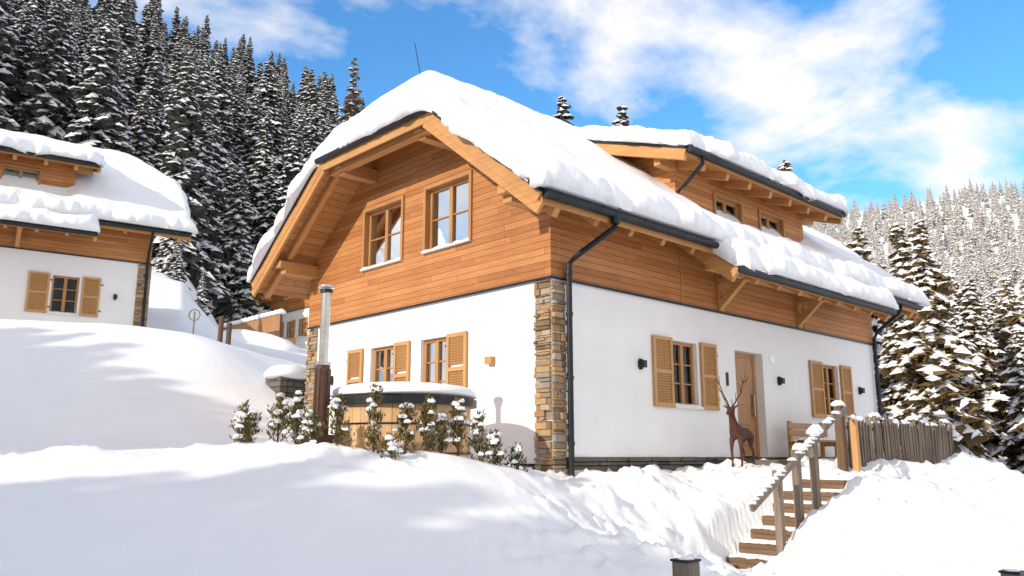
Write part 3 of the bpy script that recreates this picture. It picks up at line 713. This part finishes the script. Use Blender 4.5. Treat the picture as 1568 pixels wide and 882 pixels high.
for x in(1.9,2.36,2.45): sn.blob((x,-2.96,railz(x)+.07),.12,.09,.08,SNOW,12,8,.18)
sn.build('stair_snow',stt,smooth=True)
# ---------------------------------------------------------------- fence
fe=empty('picket_fence'); mb=MB(); sn=MB(); R=random.Random(5)
fx=lambda t:4.6+t; fy=lambda t:-2.3+.02*t
mb.beam((4.55,-2.33,-.45),(4.55,-2.33,.86),.13,.13,BRNW,(0,1,0)); mb.beam((4.7,-2.5,-.4),(4.7,-2.5,.62),.1,.1,SHUT,(0,1,0))
sn.blob((4.55,-2.33,.86),.12,.12,.08,SNOW,12,8)
t=.2
while t<5.4:
    h=.86+R.uniform(-.08,.07); w=R.uniform(.03,.06); l=R.uniform(-.045,.045)
    mb.beam((fx(t),fy(t),-.4),(fx(t)+l,fy(t)+R.uniform(-.03,.03),h-.18),w,.05,GREY,(1,0,0)); 
    if R.random()<.3: sn.blob((fx(t)+l,fy(t),h-.178),.045,.045,.03,SNOW,8,5)
    t+=R.uniform(.085,.13)
for z in(.12,.5): mb.beam((fx(0),fy(0)+.05,z),(fx(5.4),fy(5.4)+.05,z-.02),.04,.06,GREY)
for t in(1.7,3.5,5.3): mb.beam((fx(t),fy(t)+.1,-.4),(fx(t),fy(t)+.1,.74),.11,.11,GREY,(0,1,0)); sn.blob((fx(t),fy(t)+.08,.73),.13,.10,.07,SNOW,12,8,.2)
for t in(.6,.78,2.4,2.8,4.4): sn.blob((fx(t),fy(t),.64),.15,.06,.06,SNOW,12,8,.2)
mb.build('pickets',fe,bevel=.005); sn.build('fence_snow',fe,smooth=True)
# ---------------------------------------------------------------- bench
be=empty('wooden_bench'); mb=MB(); sn=MB(); x0,x1=6.45,8.1
for x in(x0+.1,x1-.2):
    mb.box(x,x+.08,-.35,-.28,-.15,.72,SHUT); mb.box(x,x+.08,-.78,-.71,-.15,.30,SHUT); mb.box(x,x+.08,-.71,-.35,.22,.30,SHUT)
for y in(-.8,-.68,-.56,-.44): mb.box(x0,x1,y,y+.1,.302,.34,DOORW)
for z in(.42,.56): mb.box(x0,x1,-.375,-.352,z,z+.12,DOORW)
sn.blob((7.2,-.6,.34),.75,.2,.05,SNOW,16,6); mb.build('bench_frame',be,bevel=.006); sn.build('bench_snow',be,smooth=True)
fl=MB(); fl.box(8.3,8.8,-.7,-.4,-.12,.28,YEL); fl.box(8.28,8.82,-.72,-.38,.281,.33,YEL); fl.blob((8.55,-.55,.33),.25,.16,.08,SNOW,12,6); fl.build('grit_box',None,bevel=.02)
# ---------------------------------------------------------------- deer sculpture
def deer(loc,yaw,sc,antl=True):
    e=empty('deer_sculpture',loc,yaw); e.scale=(sc,)*3
    vs=[(-.45,0,.87),(-.1,0,.83),(.25,0,.86),(.4,0,1.02),(.5,0,1.22),(.56,0,1.40),(.70,0,1.35),(.82,0,1.28),(-.58,0,.93),(-.64,0,.82)]
    rs=[.15,.16,.18,.12,.085,.085,.055,.038,.04,.02]
    es=[(0,1),(1,2),(2,3),(3,4),(4,5),(5,6),(6,7),(0,8),(8,9)]
    for s in(1,-1):
        o=len(vs); vs+=[(.28,.11*s,.72),(.31,.12*s,.44),(.28,.12*s,.12),(.32,.12*s,.02)]; rs+=[.08,.038,.026,.034]; es+=[(2,o),(o,o+1),(o+1,o+2),(o+2,o+3)]
        o=len(vs); vs+=[(-.46,.12*s,.72),(-.36,.13*s,.56),(-.56,.13*s,.38),(-.5,.13*s,.1),(-.46,.13*s,.02)]; rs+=[.1,.055,.036,.026,.034]; es+=[(0,o),(o,o+1),(o+1,o+2),(o+2,o+3),(o+3,o+4)]
        o=len(vs); vs+=[(.54,.08*s,1.45),(.52,.19*s,1.51)]; rs+=[.03,.018]; es+=[(5,o),(o,o+1)]
    m=bpy.data.meshes.new('body'); m.from_pydata(vs,es,[]); m.materials.append(RUST); ob=bpy.data.objects.new('body',m); scene.collection.objects.link(ob); ob.parent=e
    md=ob.modifiers.new('s','SKIN'); 
    for v,r in zip(m.skin_vertices[0].data if m.skin_vertices else [],rs): v.radius=(r,r)
    if m.skin_vertices: m.skin_vertices[0].data[0].use_root=True
    md.use_smooth_shade=True; sb=ob.modifiers.new('u','SUBSURF'); sb.levels=2; sb.render_levels=2
    if antl:
        mb=MB()
        for s in(1,-1):
            b=[(.55,.04*s,1.46),(.48,.12*s,1.62),(.42,.24*s,1.82),(.45,.30*s,2.05),(.52,.27*s,2.25)]
            mb.tube(b,[.02,.018,.016,.013,.006],RUST,8)
            for i0,tp in((0,(.72,.10*s,1.66)),(1,(.66,.18*s,1.80)),(2,(.62,.28*s,2.0)),(3,(.36,.42*s,2.22)),(3,(.5,.38*s,2.28))):
                q=Vector(b[i0]).lerp(Vector(tp),.5)+Vector((0,0,-.04)); mb.tube([b[i0],q,tp],[.014,.012,.005],RUST,7)
        mb.build('antlers',e,smooth=True)
    return e
dy=math.atan2(-7.8,-12.6)
deer((3.52,-1.05,hz(3.52,-1.05)-.02),dy-.35,.68)
# ---------------------------------------------------------------- small things
def post(name,X_,Y_,ztop,w,hgt,cap=True,mat=GREY,rnd=False):
    x,y=hc(X_,Y_); mb=MB()
    if rnd: mb.tube([(x,y,ztop-hgt),(x+.03,y,ztop-.03),(x+.03,y,ztop)],[w/2,w/2.2,w/3],mat,10)
    else: mb.box(x-w/2,x+w/2,y-w/2,y+w/2,ztop-hgt,ztop,mat)
    if cap: mb.box(x-w/2-.008,x+w/2+.008,y-w/2-.008,y+w/2+.008,ztop+.001,ztop+.014,DARK); mb.blob((x,y,ztop+.012),w*.45,w*.45,.012,SNOW,10,5)
    e=empty(name); mb.build('post_body',e,bevel=.008)
post('wooden_post',1.02,5.1,-.60,.115,1.1); post('wooden_post',2.93,5.1,-.665,.1,1.2)
for px,yt,d in((332,484,22),(345,494,22.1)):
    X_=(px-784)/1272*d; b=(441-yt)/1272; Zr=(.1994+b*.98)/(.98-.1994*b); post('rustic_post',X_,d,Zr*d,.15,2.2,False,BRNW,True)
mb=MB(); X_,Y_=-9.3,24.; x,y=hc(X_,Y_); zt=.17*24
mb.tube([(x,y,zt-1.4),(x,y,zt+.1)],.025,GREY,8)
mb.tube([(x+.16*math.cos(q*math.pi/12)*S,y-.16*math.cos(q*math.pi/12)*C,zt+.0+.16*math.sin(q*math.pi/12)) for q in range(25)],.018,GREY,6,cap=False); mb.build('round_trail_sign',None)
e=empty('snow_capped_stone_wall'); mb=MB(); x,y=hc(-5.15,19.2)
for r_ in range(4):
    q=0
    while q<.75:
        l=random.uniform(.15,.3); mb.box(x-.4+q,x-.4+q+l-.01,y-.35,y+.35+random.uniform(-.02,.02),1.30+r_*.13,1.30+r_*.13+.12,STONED,random.random()); q+=l
mb.build('stones',e,attr=True,bevel=.01); mb=MB(); mb.blob((x,y,1.82),.6,.55,.28,SNOW,20,8,.03); mb.build('cap',e,smooth=True)

# ---------------------------------------------------------------- world, sun, camera
sd=Vector((-1,.06,0)).normalized(); el=math.radians(25); sd=Vector((sd.x*math.cos(el),sd.y*math.cos(el),math.sin(el)))
w=bpy.data.worlds.new('World'); scene.world=w; w.use_nodes=True; nt=w.node_tree; N_=nt.nodes; bg=N_['Background']
sky=N_.new('ShaderNodeTexSky'); sky.sky_type='NISHITA'; sky.sun_disc=False; sky.sun_elevation=el; sky.sun_rotation=math.atan2(sd.x,sd.y); sky.altitude=1200
sky.air_density=1.0; sky.dust_density=.3; sky.ozone_density=1.2
def wm(op,a,b):
    n_=N_.new('ShaderNodeMath'); n_.operation=op
    for i_,v in enumerate((a,b)):
        if hasattr(v,'links'): nt.links.new(v,n_.inputs[i_])
        else: n_.inputs[i_].default_value=v
    return n_.outputs[0]
tc=N_.new('ShaderNodeTexCoord'); sx=N_.new('ShaderNodeSeparateXYZ'); nt.links.new(tc.outputs['Generated'],sx.inputs[0])
zz=wm('ADD',wm('MAXIMUM',sx.outputs[2],0.),.22)
cb=N_.new('ShaderNodeCombineXYZ'); nt.links.new(wm('DIVIDE',sx.outputs[0],zz),cb.inputs[0]); nt.links.new(wm('DIVIDE',sx.outputs[1],zz),cb.inputs[1])
no=N_.new('ShaderNodeTexNoise'); no.inputs['Scale'].default_value=2.1; no.inputs['Detail'].default_value=9; no.inputs['Roughness'].default_value=.56; no.inputs['Distortion'].default_value=.2
mp=N_.new('ShaderNodeMapping'); mp.inputs['Location'].default_value=(5.3,2.9,0); nt.links.new(cb.outputs[0],mp.inputs[0]); nt.links.new(mp.outputs[0],no.inputs['Vector'])
# extra cloud added behind the viewpoint, out of view, to brighten the ambient light
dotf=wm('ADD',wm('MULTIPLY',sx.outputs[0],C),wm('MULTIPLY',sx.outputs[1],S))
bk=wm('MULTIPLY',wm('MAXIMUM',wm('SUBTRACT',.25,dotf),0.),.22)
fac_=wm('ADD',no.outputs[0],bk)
cr=N_.new('ShaderNodeValToRGB'); cr.color_ramp.elements[0].position=.465; cr.color_ramp.elements[0].color=(0,0,0,1); cr.color_ramp.elements[1].position=.64; cr.color_ramp.elements[1].color=(1,1,1,1)
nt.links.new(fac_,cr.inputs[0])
hs=N_.new('ShaderNodeMix'); hs.data_type='RGBA'; hs.blend_type='MULTIPLY'; hs.inputs[0].default_value=1; nt.links.new(sky.outputs[0],hs.inputs[6]); hs.inputs[7].default_value=(1.1,2.15,2.75,1)
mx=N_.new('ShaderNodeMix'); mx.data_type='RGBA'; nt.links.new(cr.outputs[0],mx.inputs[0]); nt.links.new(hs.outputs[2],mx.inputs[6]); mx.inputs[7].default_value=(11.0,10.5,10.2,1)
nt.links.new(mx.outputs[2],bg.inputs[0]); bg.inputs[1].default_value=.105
sl=bpy.data.lights.new('sun','SUN'); sl.energy=4.0; sl.angle=math.radians(.6); sl.color=(1,.89,.74)
so=bpy.data.objects.new('sun',sl); scene.collection.objects.link(so); so.rotation_euler=(-sd).to_track_quat('-Z','Y').to_euler()
cam=bpy.data.cameras.new('camera'); cam.lens=1272/1568*36; cam.sensor_width=36; cam.clip_end=5000; cam.clip_start=.05
co_=bpy.data.objects.new('camera',cam); scene.collection.objects.link(co_); co_.location=(CX,CY,0); co_.rotation_euler=(math.radians(90)+math.atan(.2036),0,A-math.pi/2)
scene.camera=co_
